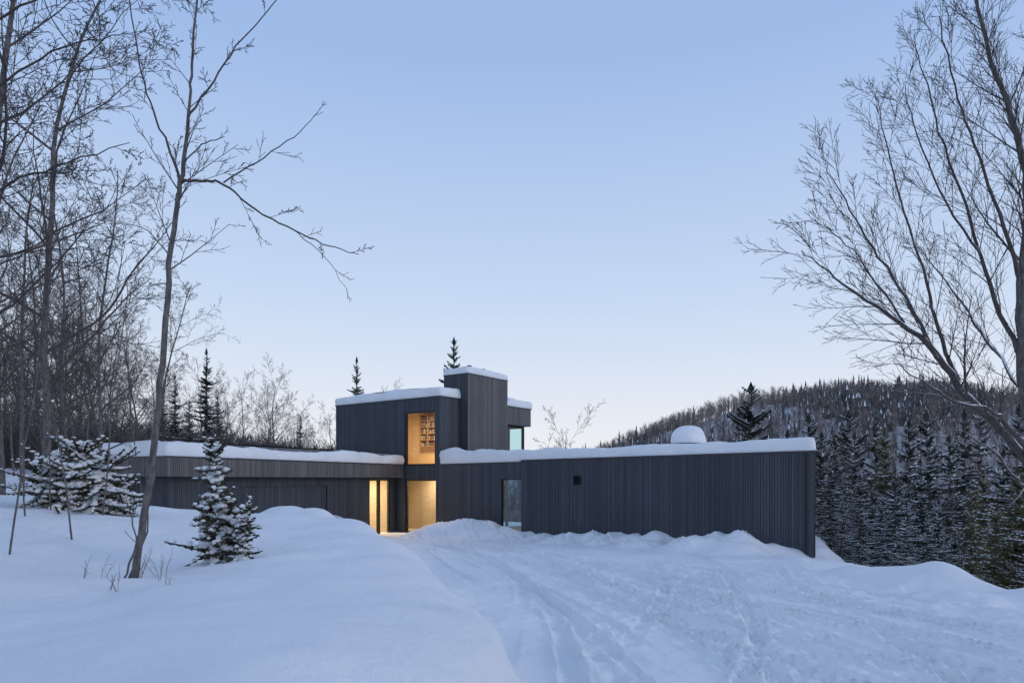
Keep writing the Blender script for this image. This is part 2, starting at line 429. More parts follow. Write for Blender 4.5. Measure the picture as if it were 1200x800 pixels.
# tower
clad('tower_wall',TU(0,8.5),TU(0,0),-1.2,7.0,[(8.5-2.62,8.5-.29,3.29,6.3),(8.5-2.62,8.5-.29,-.45,2.52)])
clad('tower_wall',TU(0.0,0)+U*.03,TU(1.62,0),3.0,7.0)
clad('tower_wall',TU(5.36,-.5),TU(7.9,-.5),5.85,6.9,th=.2,mat=CLAD_LIT)
clad('tower_wall',TU(5.36,0),TU(6.35,0),3.0,5.84,th=.2,mat=CLAD_LIT)
clad('tower_wall',TU(7.9,-.47),TU(7.9,8.5),5.85,6.9)
clad('tower_wall',TU(7.9,0),TU(7.9,8.5),3.1,5.84,[(.02,5.6,3.3,5.8)])
clad('tower_wall',TU(7.9,3.6),TU(7.9,8.5),-1.2,3.09)
clad('tower_wall',TU(7.9,8.5),TU(.03,8.5),-1.2,6.98)
window(TU(6.37,-.05),TU(7.85,-.05),3.35,5.83,-V_,parent=house,glass=GLASST,fw=.05,depth=.06)
window(TU(7.9,.02),TU(7.9,5.6),3.3,5.8,U,parent=house,glass=GLASST,fw=.05,depth=.06)
slab('roof',[TU(.25,.25),TU(7.65,.25),TU(7.65,8.25),TU(.25,8.25)],6.8,6.97,ROOFM)
slab('soffit',[TU(5.4,-.27),TU(7.65,-.27),TU(7.65,.2),TU(5.4,.2)],5.86,5.95,METAL)
slab('roof_edge',inset([TU(0,0),TU(7.9,0),TU(7.9,8.5),TU(0,8.5)],-.07),7.0,7.06,METAL)
slab('roof_edge',inset([TU(5.4,-.5),TU(7.9,-.5),TU(7.9,-.1),TU(5.4,-.1)],-.06),6.902,6.96,METAL)
snowcap('roof_snow',[TU(0,0),TU(7.9,0),TU(7.9,8.5),TU(0,8.5)],7.06,.54,.1,seed=1)
snowcap('roof_snow',[TU(5.4,-.5),TU(7.9,-.5),TU(7.9,.2),TU(5.4,.2)],6.96,.46,.1,seed=2)
# chimney mass
ch=empty('chimney');ch.parent=house
Pc=TU(1.65,-.57);Pl=TU(1.65,1.13);Pr=TU(5.33,-.57);Pb=TU(5.33,1.13)
clad('chimney_wall',Pl,Pc,3.1,8.4,parent=ch);clad('chimney_wall',Pc+U*.03,Pr,3.1,8.4,parent=ch,mat=CLAD_LIT)  # right face takes the paler boards, its brightness painted in
clad('chimney_wall',Pr+V_*.03,Pb,3.1,8.4,parent=ch);clad('chimney_wall',Pb-U*.03,Pl,6.9,8.4,parent=ch)
slab('chimney_cap',inset([Pl,Pc,Pr,Pb],-.06),8.4,8.45,METAL,ch)
snowcap('chimney_snow',[Pl,Pc,Pr,Pb],8.45,.36,.07,ch,seed=3)
def pipe(p,z0,z1,r,parent,name):
    B=Buf();n=12
    B.prism([p+Vector((math.cos(a),math.sin(a)))*r for a in [2*math.pi*i/n for i in range(n)]],z0,z1+.03)
    B.prism([p+Vector((math.cos(a),math.sin(a)))*r*1.5 for a in [2*math.pi*i/n for i in range(n)]],z1+.02,z1+.07)
    return mk(name,B,[METAL],parent)
pipe(TU(2.6,.1),8.45,8.98,.09,ch,'flue_pipe');pipe(TU(3.9,.1),8.45,8.95,.07,ch,'flue_pipe')

window(TU(0,2.62),TU(0,.29),3.29,6.3,-U,mull=(),fw=.1,inset=.0)
window(TU(0,2.62),TU(0,.29),-.45,2.52,-U,mull=(),name='entrance_window')
box_room('upper_room',Q,U,V_,.24,4.5,.25,8.2,3.2,6.75,3,[WOODO,WOODO,WHITE])
box_room('entrance_room',Q,U,V_,.24,2.3,.2,5.2,-.46,2.75,3,[WOOD,WOOD,WHITE])
slab('floor_edge',[TU(.02,.29),TU(.02,2.62),TU(.2,2.62),TU(.2,.29)],-.75,-.455,METAL)

# long single-storey wing
S0=6.75;sp=Q+DR*S0;pr=NR*.12
R2=Vector((12.55,29.7));T=Vector((1.5,42))
clad('wing_wall',Q+DR*.02,sp,-1.2,3.3,[(5.12,6.68,-.3,2.55)],th=.12)
clad('wing_wall',sp+pr,RR+pr,-1.5,3.36,[(10.3-S0-.22,10.3-S0+.22,2.28,2.68)])
clad('wing_wall',RR+pr+Vector((.01,.03)),R2,-3,3.36)
clad('wing_wall',R2,T,-4,3.3,[(2,14,.3,2.7)])
clad('wing_wall',T,Q+V_*-.02,-1.2,3.05,[(0.1,5.8,-.3,2.95)],th=.12)
window(Q+DR*5.12,Q+DR*6.68,-.3,2.55,NR,mull=(),fw=.055,depth=.06,inset=.01,glass=GLASST)
slab('jamb_panel',[Q+DR*5.18-NR*.2,Q+DR*5.32-NR*.2,Q+DR*5.32-NR*.26,Q+DR*5.18-NR*.26],-.3,2.5,WOOD)
slab('roof',inset([Q+V_*-.03,RR,R2,T],.2),3.06,3.26,ROOFM)
slab('floor',inset([Q,RR,R2,T],.26),-.5,-.32,WOOD)
slab('roof_edge',inset([Q+V_*-.06,sp,Vector((4.0,40.3)),T],-.05),3.3,3.36,METAL)
slab('roof_edge',inset([sp+pr,RR+pr,R2,Vector((4.2,40.1))],-.06),3.362,3.43,METAL)
def heap(p): return .34*math.exp(-((p-Q-DR*.7).length/1.1)**2)
snowcap('roof_snow',[Q+V_*-.05+DR*.05,sp+DR*.2,Vector((4.0,40.3)),T],3.36,.54,.09,seed=4,zfun=heap)
snowcap('roof_snow',[sp+pr,RR+pr,R2,Vector((4.2,40.1))],3.43,.45,.11,seed=5)
# vent
B=Buf();vp=Q+DR*10.3+pr
for k in range(5):
    z=2.3+.075*k
    a=vp-DR*.2;c=vp+DR*.2
    B.quad(P3(a+NR*.06,z),P3(c+NR*.06,z),P3(c,z+.06),P3(a,z+.06))
for (s0,s1,za,zb) in [(-.22,-.19,2.28,2.68),(.19,.22,2.28,2.68),(-.19,.19,2.28,2.3),(-.19,.19,2.66,2.68)]:
    B.prism([vp+DR*s0+NR*.07,vp+DR*s1+NR*.07,vp+DR*s1-NR*.1,vp+DR*s0-NR*.1],za,zb)
B.quad(P3(vp-DR*.19-NR*.05,2.3),P3(vp+DR*.19-NR*.05,2.3),P3(vp+DR*.19-NR*.05,2.66),P3(vp-DR*.19-NR*.05,2.66))
mk('wall_vent',B,[FRAME],house)
# rooftop box with snow dome
bc=Vector((7.75,30));sk=empty('skylight');sk.parent=house
e1=DR*.48;e2=NR*.48
slab('skylight_curb',[bc+e1+e2,bc-e1+e2,bc-e1-e2,bc+e1-e2],3.3,4.2,METAL,sk)
B=Buf();nr_=12;na=32
for i in range(nr_+1):
    f=i/nr_;ang=f*math.pi/2;rr=.78*(math.cos(ang)**.75 if f<1 else 0)*(0.95 if i==0 else 1);zz=4.1+.78*math.sin(ang)
    for k in range(na):
        a=2*math.pi*k/na;sq=(abs(math.cos(a))**5+abs(math.sin(a))**5)**(-.2)
        q=bc+(DR*math.cos(a)+NR*math.sin(a))*rr*(.88+.12*sq);w_=mnoise.noise(Vector((math.cos(a)*1.2,math.sin(a)*1.2,f*2)))*.1*(1-f)
        B.V.append((q.x*1+DR.x*w_,q.y+DR.y*w_,zz+w_*.6*(i>0)))
for i in range(nr_):
    for k in range(na):
        l=(k+1)%na;B.F.append((i*na+k,i*na+l,(i+1)*na+l,(i+1)*na+k));B.M.append(0);B.T.append(0)
mk('skylight_snow',B,[SNOW],sk,True)

# garage wing
A=Vector((-12.6,25));Bp=Vector((-6.15,38.55));DG=(Bp-A).normalized();NG=Vector((-DG.y,DG.x))
WD=5.2
C=A+NG*WD;D=Bp+NG*WD;LG=(Bp-A).length
clad('fascia',A,Bp-DG*.06,2.62,3.32,mat=CLADW)
clad('fascia',C,A-NG*-.03,2.62,3.32,mat=CLADW)
clad('fascia',D,C,2.62,3.32,mat=CLADW)
A1=A+NG*.6+DG*.5;B1=Bp+NG*.55
L1=(B1-A1).length
clad('garage_wall',A1,B1-DG*.1,-1.5,2.6,[(3.2,8.8,-1.4,2.2),(12.15,14.05,-.6,2.52)])
clad('garage_wall',C+DG*.5-NG*.5,A1,-1.5,2.6)
clad('garage_wall',D-NG*.5,C+DG*.5-NG*.5,-1.5,2.6)
clad('garage_door',A1+DG*3.22+NG*.05,A1+DG*8.78+NG*.05,-1.4,2.19,th=.06,bw=(.1,.12))
dW=(B1-A1).normalized()
window(A1+dW*12.15,A1+dW*14.05,-.6,2.52,-NG,mull=((.85,1.05),),fw=.06)
slab('soffit',inset([A,Bp,D,C],.23),2.64,2.72,CLADW)
slab('roof',inset([A,Bp,D,C],.2),3.1,3.3,ROOFM)
slab('roof_edge',inset([A,Bp-DG*.1,D,C],-.05),3.322,3.38,METAL)
snowcap('roof_snow',[A,Bp-DG*.12,D,C],3.38,.52,.1,seed=7)
box_room('hall_room',A1,dW,NG,11.6,14.2,.24,3.4,-.6,2.6,0,[WOOD,WOOD,WHITE])

# bookcase inside
bk=empty('bookcase',(0,0,0),'tall wooden bookcase filled with books against interior wall','bookcase')
def ubox(B,u0,u1,v0,v1,z0,z1,m=0): B.prism([TU(u0,v0),TU(u1,v0),TU(u1,v1),TU(u0,v1)],z0,z1,m)
v0=4.1;zb=4.6;nsh=5
for v in (v0,v0+.65,v0+1.3):
    B=Buf();ubox(B,4.1,4.47,v,v+.04,zb,6.65);mk('side_panel',B,[SHELFW],bk)
for k in range(nsh+1):
    for j in range(2):
        B=Buf();ubox(B,4.1,4.46,v0+.042+j*.65,v0+.648+j*.65,zb+k*.4,zb+.03+k*.4);mk('shelf',B,[SHELFW],bk)
B=Buf();ubox(B,4.462,4.48,v0+.05,v0+1.29,zb,6.65);mk('back_panel',B,[SHELFW],bk)
B=Buf()
for k in range(nsh):
    for j in range(2):
        v=v0+.06+j*.65
        while v<v0+.58+j*.65:
            w=rng.uniform(.025,.06)
            if rng.random()<.6: ubox(B,4.2,4.42,v,v+w-.004,zb+.032+k*.4,zb+.032+k*.4+rng.uniform(.16,.3),rng.randrange(4))
            v+=w
            if v+.06>v0+.65+j*.65: break
o=mk('books',B,BOOK,bk);o['kind']='stuff'
def lamp(name,loc,power,size,col=(1,.74,.46)):
    l=bpy.data.lights.new(name,'AREA');l.energy=power;l.size=size;l.color=col;l.shape='DISK'
    o=bpy.data.objects.new(name,l);o.location=loc;COL.objects.link(o)
    o['label']='warm recessed ceiling lamp glowing inside the house';o['category']='ceiling lamp';return o
p=TU(2.0,3.4);lamp('ceiling_lamp',(p.x,p.y,6.7),370,1.4,(1,.73,.45))
p=TU(1.3,2.0);lamp('ceiling_lamp',(p.x,p.y,2.7),92,.8)
p=A1+dW*12.9+NG*1.5;lamp('ceiling_lamp',(p.x,p.y,2.55),100,.8)
p=Q+DR*5.4-NR*.9;lamp('ceiling_lamp',(p.x,p.y,3.0),9,.3)

# ---------------------------------------------------------------- trees
def tube(B,pts,rad,n=5,mat=0):
    base=len(B.V);u=None;m=len(pts)
    for i,p in enumerate(pts):
        t=(pts[min(i+1,m-1)]-pts[max(i-1,0)])
        if t.length<1e-9: t=Vector((0,0,1))
        t.normalize()
        if u is None:
            u=t.orthogonal().normalized()
        else:
            u=(u-t*u.dot(t))
            u=u.normalized() if u.length>1e-6 else t.orthogonal().normalized()
        w=t.cross(u);r=rad[i]
        for k in range(n):
            a=2*math.pi*k/n;q=p+(u*math.cos(a)+w*math.sin(a))*r
            B.V.append((q.x,q.y,q.z))
    for i in range(m-1):
        for k in range(n):
            l=(k+1)%n
            B.F.append((base+i*n+k,base+i*n+l,base+(i+1)*n+l,base+(i+1)*n+k));B.M.append(mat);B.T.append(0)
SID=[9,6,4,3,3]
def rv(r): return Vector((r.gauss(0,1),r.gauss(0,1),r.gauss(0,1)))
def grow(BT,BC,p,d,L,r,lev,mx,rg,P):
    n=max(2,int(L/P['seg'][lev]));pts=[p.copy()];rad=[r];dirs=[d.copy()]
    for i in range(n):
        d=(d+rv(rg)*P['wob'][lev]+Vector((0,0,P['up'][lev]))).normalized()
        p=p+d*(L/n);pts.append(p.copy());dirs.append(d.copy())
        rad.append(max(P['rmin'],r*(1-.82*(i+1)/n)))
    tube(BT if lev==0 else BC,pts,rad,SID[lev],1 if (lev>=P.get('tm',9)) else 0)
    if lev<mx: sprout(BT,BC,pts,rad,dirs,L,lev,mx,rg,P)
def sprout(BT,BC,pts,rad,dirs,L,lev,mx,rg,P,nc=None,t0=None,rk=1.0):
    n=len(pts)-1;nc=nc or max(1,int(P['nc'][lev]*rg.uniform(.8,1.2)))
    st=P['st'][lev] if t0 is None else t0
    az=rg.random()*6.28
    for k in range(nc):
        t=st+(0.99-st)*((k+rg.random())/nc);f=t*n;i=min(int(f),n-1);f-=i
        q=pts[i].lerp(pts[i+1],f);dd=dirs[min(i+1,n)];rr=rad[i]*(1-f)+rad[i+1]*f
        az+=2.4+rg.uniform(-.6,.6)
        o_=dd.orthogonal().normalized();w=dd.cross(o_)
        perp=o_*math.cos(az)+w*math.sin(az)
        an=math.radians(rg.uniform(*P['ang'][lev]))
        cd=(dd*math.cos(an)+perp*math.sin(an)).normalized()
        tt=(t-st)/(1-st)
        cl=L*P['lr'][lev]*(1-P['tp'][lev]*tt)*rg.uniform(.55,1.2)
        cr=min(rr*rg.uniform(.42,.6)*rk,cl*.013+.002)
        grow(BT,BC,q,cd,cl,max(P['rmin'],cr),lev+1,mx,rg,P)
TALL=dict(seg=[.7,.45,.35,.3,.25],wob=[.045,.09,.09,.09,.09],up=[.02,.05,.04,.03,.02],rmin=.006,nc=[22,9,6,4],st=[.2,.2,.2,.2],
          ang=[(35,70),(28,55),(28,55),(28,55)],lr=[.28,.42,.48,.5],tp=[.5,.4,.4,.4])
ROUND=dict(seg=[.6,.5,.4,.35,.25],wob=[.04,.07,.08,.08,.09],up=[.05,.06,.05,.04,.03],rmin=.006,nc=[15,7,6,4],st=[.15,.25,.25,.2],
          ang=[(30,55),(24,44),(22,45),(25,45)],lr=[.5,.46,.5,.5],tp=[.45,.4,.4,.4])
def bare_proto(P,H,r,seed,mx=4):
    rg=random.Random(seed);BT=Buf();BC=Buf()
    grow(BT,BC,Vector((0,0,-.4)),Vector((rg.uniform(-.08,.08),rg.uniform(-.08,.08),1)).normalized(),H,r,0,mx,rg,P)
    return BT,BC
def mesh_only(name,B,mats):
    o=mk(name,B,mats,None,True);me=o.data;bpy.data.objects.remove(o);return me
PROT_T=[];PROT_R=[]
for s in range(5):
    a,b_=bare_proto(TALL,15,.1,100+s);PROT_T.append((mesh_only('trunk',a,[BARK]),mesh_only('crown',b_,[TWIG])))
for s in range(5):
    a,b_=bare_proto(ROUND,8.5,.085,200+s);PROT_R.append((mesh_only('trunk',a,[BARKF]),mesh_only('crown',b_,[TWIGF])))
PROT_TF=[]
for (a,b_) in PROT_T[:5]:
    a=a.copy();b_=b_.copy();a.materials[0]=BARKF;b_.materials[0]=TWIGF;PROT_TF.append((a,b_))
def place_tree(name,meshes,parts,x,y,s,rot,label,cat,group,z=None,tilt=0):
    e=empty(name,(x,y,(gz(x,y) if z is None else z)),label,cat,group)
    e.scale=(s,s,s*1.0);e.rotation_euler=(tilt*math.cos(rot),tilt*math.sin(rot),rot)
    for me,pn in zip(meshes,parts):
        o=bpy.data.objects.new(pn,me);o.parent=e;COL.objects.link(o)
    return e
rg=random.Random(11)
GL='bare trees around the house'
near=[(46,19,1.15),(-70,11,.8),(4,22,.9),(112,24,.82),(-130,13,1.0),(84,27,.9),(150,27,.66),(26,30,1.0),(-20,16,.8),(128,33,.85),(60,33,.9),(100,36,.9),(-8,34,1.0)]
for i,(px,Yd,s) in enumerate(near):
    x=(px-600)/800*Yd
    place_tree('bare_tree',PROT_T[i%5],('trunk','crown'),x,Yd,s,rg.random()*6.28,'tall slender leafless tree rising from the snow bank','tree',GL,tilt=rg.uniform(-.09,.09))
cnt=0
while cnt<56:
    Yd=rg.uniform(40,78);px=rg.uniform(-140,330)
    if rg.random()<(px-150)/260: continue
    x=(px-600)/800*Yd
    if (Vector((x,Yd))-A).dot(DG)<LG+1.5 and -1<(Vector((x,Yd))-A).dot(NG)<7: continue
    top=np.interp(px,[-140,60,150,220,350],[1.1,1.0,.85,.5,.42])
    place_tree('bare_tree',PROT_TF[rg.randrange(5)],('trunk','crown'),x,Yd,float(top)*rg.uniform(.7,1.1)*(Yd/52)**.6,rg.random()*6.28,'leafless forest tree standing in snow behind the garage','tree',GL,tilt=rg.uniform(-.1,.1))
    cnt+=1
for px,Yd,s in [(262,55,1.0),(290,52,1.1),(322,58,1.2),(236,60,1.2),(372,64,.7),(392,70,.85),(470,75,1.05),(436,78,.8),(670,60,.95),(720,78,.4),(738,84,.5),(702,90,.5),(630,86,.45),(348,74,.9),(408,82,.9),(305,66,1.05),(275,70,1.0),(355,60,.7),(315,52,.9),(250,50,.9)]:
    x=(px-600)/800*Yd
    top=gz(x,Yd)
    sc=s*Yd/66 + max(0,(2.0-top))/10.5*.9
    pi=1 if px==670 else rg.randrange(5)
    place_tree('bare_tree',PROT_R[pi],('trunk','crown'),x,Yd,sc,rg.random()*6.28,'round-crowned leafless tree on the slope behind the house','tree',GL)

# spruces
def blob(B,c,rx,ry,rz,mat,rg):
    i0=len(B.V);n=7;rows=[-.6,.1,.7]
    B.V.append((c.x,c.y,c.z-rz))
    for h in rows:
        rr=math.sqrt(1-h*h)
        for k in range(n):
            a=2*math.pi*k/n+h;j=rg.uniform(.75,1.25)
            B.V.append((c.x+math.cos(a)*rr*rx*j,c.y+math.sin(a)*rr*ry*j,c.z+h*rz*(1 if h>0 else .5)))
    B.V.append((c.x,c.y,c.z+rz))
    for k in range(n):
        l=(k+1)%n
        B.F.append((i0,i0+1+l,i0+1+k));B.M.append(mat);B.T.append(0)
        for r in range(2):
            B.F.append((i0+1+r*n+k,i0+1+r*n+l,i0+1+(r+1)*n+l,i0+1+(r+1)*n+k));B.M.append(mat);B.T.append(0)
        B.F.append((i0+1+2*n+k,i0+1+2*n+l,i0+1+3*n));B.M.append(mat);B.T.append(0)
def spruce(H,R,seed,dz=.3,nb=9,snow=.5,fr=.5,heavy=False,gap=.1,pw=.8,wild=0,stems=None):
    rg=random.Random(seed);BT=Buf();B=Buf()
    for (sx,sy,lx,ly,hh) in (stems or [(0,0,0,0,1.0)]):
        H_=H*hh;off=Vector((sx,sy,0));ln=Vector((lx,ly,0))
        ax=lambda z:off+ln*z+Vector((0,0,z))
        tube(BT,[ax(-.3),ax(H_*.5),ax(H_)],[H_*.014+.02,H_*.009+.01,.008],7)
        z=H_*.05;side_gap=rg.random()*6.28
        while z<H_*.985:
            t=z/H_;nbb=max(4,int(nb*(1-t*.5)));lay=rg.uniform(.75-wild*.4,1.15+wild*.3)
            for k in range(nbb):
                az=rg.random()*6.28
                if rg.random()<gap+.25*max(0,math.cos(az-side_gap-t*5)): continue
                l=R*hh*((1-t)**pw)*rg.uniform(.5-wild*.2,1.2+wild*.25)*lay+.04*R
                zz=z+rg.uniform(-.5,.5)*dz*(1+wild)
                out=Vector((math.cos(az),math.sin(az),0));side=Vector((-out.y,out.x,0))
                m=max(3,int(l/fr*2.2));pts=[]
                dr=rg.uniform(.25-wild*.6,.6+wild*.5)*(1-t*.9)+(.3 if heavy else 0)*(1-t)
                for i in range(m+1):
                    f=i/m;pts.append(ax(zz)+out*l*f+Vector((0,0,-dr*l*f+.25*l*f*f+(.35*l*f if t>.8 else 0))))
                for i in range(m):
                    a=pts[i];b_=pts[i+1];f=(i+.5)/m
                    w=fr*.55*(1-.7*f)*min(1,l/fr*.8)
                    for sg in (-1,1):
                        tip=a.lerp(b_,.5)+side*sg*w*rg.uniform(.7,1.3)+out*w*.8+Vector((0,0,-w*rg.uniform(.1,.6)))
                        c=a.lerp(b_,1.0)
                        B.tri(a,tip,c,0)
                        tip2=a+side*sg*w*.5+out*w*.2+Vector((0,0,-w*rg.uniform(.6,1.1)))
                        B.tri(a,tip2,b_,0)
                    if rg.random()<snow:
                        if heavy: blob(B,a.lerp(b_,.5)+Vector((0,0,.03)),w*.8*rg.uniform(.5,1.7),w*.8*rg.uniform(.5,1.7),w*.5*rg.uniform(.7,1.5),1,rg)
                        else:
                            up=Vector((0,0,.03+.04*w));q=w*.62*rg.uniform(.6,1.3)
                            c0=a+up;c1=a.lerp(b_,.5)+side*q+up*.4-Vector((0,0,q*.35));c2=b_+out*q*.3+up;c3=a.lerp(b_,.5)-side*q+up*.4-Vector((0,0,q*.35))
                            B.tri(c0,c3,c2,1);B.tri(c0,c2,c1,1)
                tip=pts[-1]+out*fr*.15;B.tri(pts[-1]+side*.03,tip,pts[-1]-side*.03,0)
            z+=dz*rg.uniform(.8,1.2)*(1-.45*t)
        for k in range(5):
            az=k*1.3;o_=Vector((math.cos(az),math.sin(az),0));B.tri(ax(H_*.96),ax(H_*.985)+o_*.06*R,ax(H_*1.02),0)
    return BT,B
SP=[];SPH=[9,10,8,9.5,9,8.5,9]
for s,(H,R_,sn,gp,mt,wl) in enumerate([(9,1.75,.55,.2,NEEDLE,.4),(10,1.5,.7,.3,NEEDLE,.5),(8,2.1,.85,.2,NEEDLE,.6),(9.5,1.6,.3,.3,NEEDLE,.2),(9,2.1,.35,.2,NEEDLEO,.6),(8.5,1.9,.95,.35,NEEDLE,.8),(9,1.9,1.0,.2,NEEDLE,.5)]):
    a,b_=spruce(H,R_,300+s,.26,12,sn,.42,gap=gp,wild=wl)
    SP.append((mesh_only('trunk',a,[BARKF]),mesh_only('crown',b_,[mt,SNOW])))
GS='spruces around the house'
for px,Yd,tp,v in [(242,46,410,3),(205,42,440,3),(418,60,420,3),(532,50,398,0),(190,55,455,0),(222,50,470,0),(255,58,465,0),(352,70,488,3),(880,78,452,2),(866,82,482,0)]:
    x=(px-600)/800*Yd;z=gz(x,Yd);zt=2.5+(562-tp)/800*Yd
    place_tree('spruce_tree',SP[v],('trunk','crown'),x,Yd,(zt-z)/SPH[v],rg.random()*6.28,'dark narrow spruce dusted with snow behind the house','tree',GS)
rows=[(972,27,545),(1006,26,560),(1046,28,540),(963,33,545),(992,31,590),(1003,42,520),(1022,36,550),(1038,42,520),(1058,31,560),(1068,42,503),(1078,22,590),(1092,33,535),(1100,26,570),(1108,20,615),(1120,32,520),(1130,40,490),(1138,21,580),(1150,28,535),(1158,18,600),(1172,24,530),(1182,36,490),(1190,18,560),(1204,23,510),(1222,17,570),(1240,28,490),(958,48,520),(985,52,508),(1012,54,500),(1035,60,492),(1095,52,490),(1145,50,482),(1205,42,475),(1255,20,530),(945,62,500),(925,66,505),(1000,46,540),(1085,27,610),(1125,24,610),(1030,30,590),(980,28,610),(1062,20,640)]
for px,Yd,tp in rows:
    big=px in (972,1006,1046)
    px+=rg.uniform(-6,6);tp+=rg.uniform(-18,18)
    x=(px-600)/800*Yd;z=gz(x,Yd);zt=2.5+(562-tp)/800*Yd;v=rg.choice([0,1,2,2,5,5,6,6,6,4])
    if px>1130 and Yd<30: v=rg.choice([4,4,6])
    if big: v=6
    e=place_tree('spruce_tree',SP[v],('trunk','crown'),x,Yd,max(.35,(zt-z)/SPH[v]),rg.random()*6.28,('olive-green spruce with light snow on the valley slope' if v==4 else 'snow-dusted spruce on the slope falling into the valley'),'tree',GS,tilt=rg.uniform(-.06,.06))
for px,Yd,s in [(1005,60,.6),(1052,66,.7),(1090,70,.8),(975,72,.7),(1130,62,.8),(1170,64,.8),(1030,80,.8),(950,80,.7),(900,88,.8),(860,90,.8),(830,92,.7),(1075,50,.6),(1110,46,.6),(1190,48,.7),(790,90,.6),(760,92,.5),(985,36,.6),(1045,34,.55),(1118,30,.6),(1165,30,.6),(1020,47,.6),(968,60,.8),(1060,75,.9),(1150,75,.9),(1000,76,.9),(925,84,.8),(1070,40,.8),(1140,44,.9),(998,34,.6)]:
    x=(px-600)/800*Yd
    place_tree('bare_tree',PROT_R[rg.randrange(5)],('trunk','crown'),x,Yd,s*1.25,rg.random()*6.28,'leafless tree on the valley slope among spruces','tree',GL)
def sap(px,Yd,tp,R_,seed,label,lean=0,pw=.8,snow=.55,nb=11,stems=None,wild=.6,gap=.12):
    x=(px-600)/800*Yd;z=gz(x,Yd)-.12;H=2.5+(562-tp)/800*Yd-z
    a,b_=spruce(H,R_,seed,.065,nb,snow,.19,heavy=True,gap=gap,pw=pw,wild=wild,stems=stems)
    e=empty('spruce_sapling',(x,Yd,z),label,'young tree');e.rotation_euler=(0,lean,0)
    mk('trunk',a,[BARK],e,True)
    o=mk('crown',b_,[NEEDLEY,SNOW],e,False)
    o.data.polygons.foreach_set('use_smooth',[m==1 for m in b_.M])
sap(264,9.8,514,.44,401,'small snow-laden young spruce leaning on the snow bank',lean=-.1,pw=.55,snow=.48,nb=13,stems=[(0,0,0,0,1),(.22,-.12,.34,-.1,.5),(-.12,.05,-.16,0,.55)],wild=1.0,gap=.2)
sap(92,14.0,522,.85,402,'one broad ragged bushy young spruce heaped with snow',pw=.25,snow=.8,nb=10,stems=[(0,0,.05,0,1),(-.35,.2,-.3,.1,.85),(.3,-.2,.35,0,.82),(.1,-.5,.2,-.2,.7),(-.2,-.4,-.2,-.2,.72),(.7,.1,.3,0,.5)],wild=1.1,gap=.22)

# custom trees ---------------------------------------------------
TW=dict(seg=[.6,.3,.26,.2,.16],wob=[.05,.07,.07,.08,.09],up=[.02,.05,.04,.03,.02],rmin=.0035,nc=[10,7,6,4],st=[.2,.15,.15,.15],
        ang=[(25,50),(25,50),(25,50),(25,50)],lr=[.35,.4,.45,.5],tp=[.5,.4,.4,.4])
def smooth(pts,k=4):
    """Catmull-Rom densify list of (Vector,r)"""
    out=[];n=len(pts)
    for i in range(n-1):
        p0=pts[max(i-1,0)];p1=pts[i];p2=pts[i+1];p3=pts[min(i+2,n-1)]
        for j in range(k):
            t=j/k;f=lambda a,b,c,d:0.5*((2*b)+(-a+c)*t+(2*a-5*b+4*c-d)*t*t+(-a+3*b-3*c+d)*t**3)
            out.append((Vector([f(p0[0][q],p1[0][q],p2[0][q],p3[0][q]) for q in range(3)]),p1[1]+(p2[1]-p1[1])*t))
    out.append(pts[-1]);return out
def custom(name,limbs,label,seed,P,mats,mx=3,dens=1.0,rs=1.0,rk=.8,jit=.012):
    rg=random.Random(seed);BT=Buf();BC=Buf();base=limbs[0][0][0].copy()
    for li,l in enumerate(limbs):
        sp_=smooth(l,5)
        pts=[a+rv(rg)*jit for a,_ in sp_];rad=[r*rs for _,r in sp_]
        pts[0]=sp_[0][0]
        tube(BT if li==0 else BC,pts,rad,9 if li==0 else 6)
        dirs=[(pts[min(i+1,len(pts)-1)]-pts[max(i-1,0)]).normalized() for i in range(len(pts))]
        L=sum((pts[i+1]-pts[i]).length for i in range(len(pts)-1))
        Lc=min(L,4.0)
        t0=.45 if li==0 else .12
        sprout(BT,BC,pts,rad,dirs,Lc,0 if L>2.2 else 1,mx,rg,P,nc=max(3,int(L*2.6*dens)),t0=t0,rk=rk)
    e=empty(name,tuple(base),label,'tree')
    mk('trunk',BT,[mats[0]],e,True,origin=base);mk('crown',BC,list(mats[1:]),e,True,origin=base)
    return e
Yt=8.3
bx=(155-600)/800*Yt;bz=gz(bx,Yt)
def w(px,py,Y=Yt): return W(px,py,Y)
b0=Vector((bx,Yt,bz-.2))
custom('bare_tree',[
 [(b0,.064),(w(163,640),.056),(w(176,560),.052),(w(188,450),.047),(w(198,330,8.35),.042),(w(207,240,8.4),.038),(w(214,205,8.4),.034),(w(222,120,8.4),.022),(w(226,60,8.3),.018),(w(236,-60,8.2),.012)],
 [(w(214,212,8.4),.026),(w(240,212,8.35),.02),(w(262,216,8.25),.017),(w(300,246,8.1),.014),(w(345,270,7.9),.011),(w(385,287,7.8),.008),(w(420,298,7.7),.005)],
 [(w(262,214,8.25),.013),(w(300,190,8.2),.010),(w(345,160,8.1),.007),(w(372,132,8.0),.004)],
 [(w(213,215,8.4),.024),(w(196,170,8.3),.018),(w(176,120,8.2),.014),(w(160,60,8.1),.011),(w(150,-30,8.0),.008)],
 [(w(220,140,8.4),.018),(w(250,95,8.5),.014),(w(285,45,8.7),.010),(w(320,5,8.9),.008),(w(350,-40,9),.005)],
 [(w(217,190,8.4),.012),(w(236,170,8.5),.01),(w(262,160,8.7),.006)],
 [(w(345,270,7.9),.007),(w(380,300,7.9),.005),(w(408,340,8.0),.003)],
 [(w(200,300,8.36),.012),(w(172,270,8.3),.008),(w(140,262,8.2),.004)],
],'slender leafless tree leaning slightly on the snow bank',21,dict(TW,nc=[8,6,5,3],lr=[.22,.38,.45,.45],rmin=.003),[BARK,TWIG],3,.85,rs=.78,rk=.6,jit=.007)
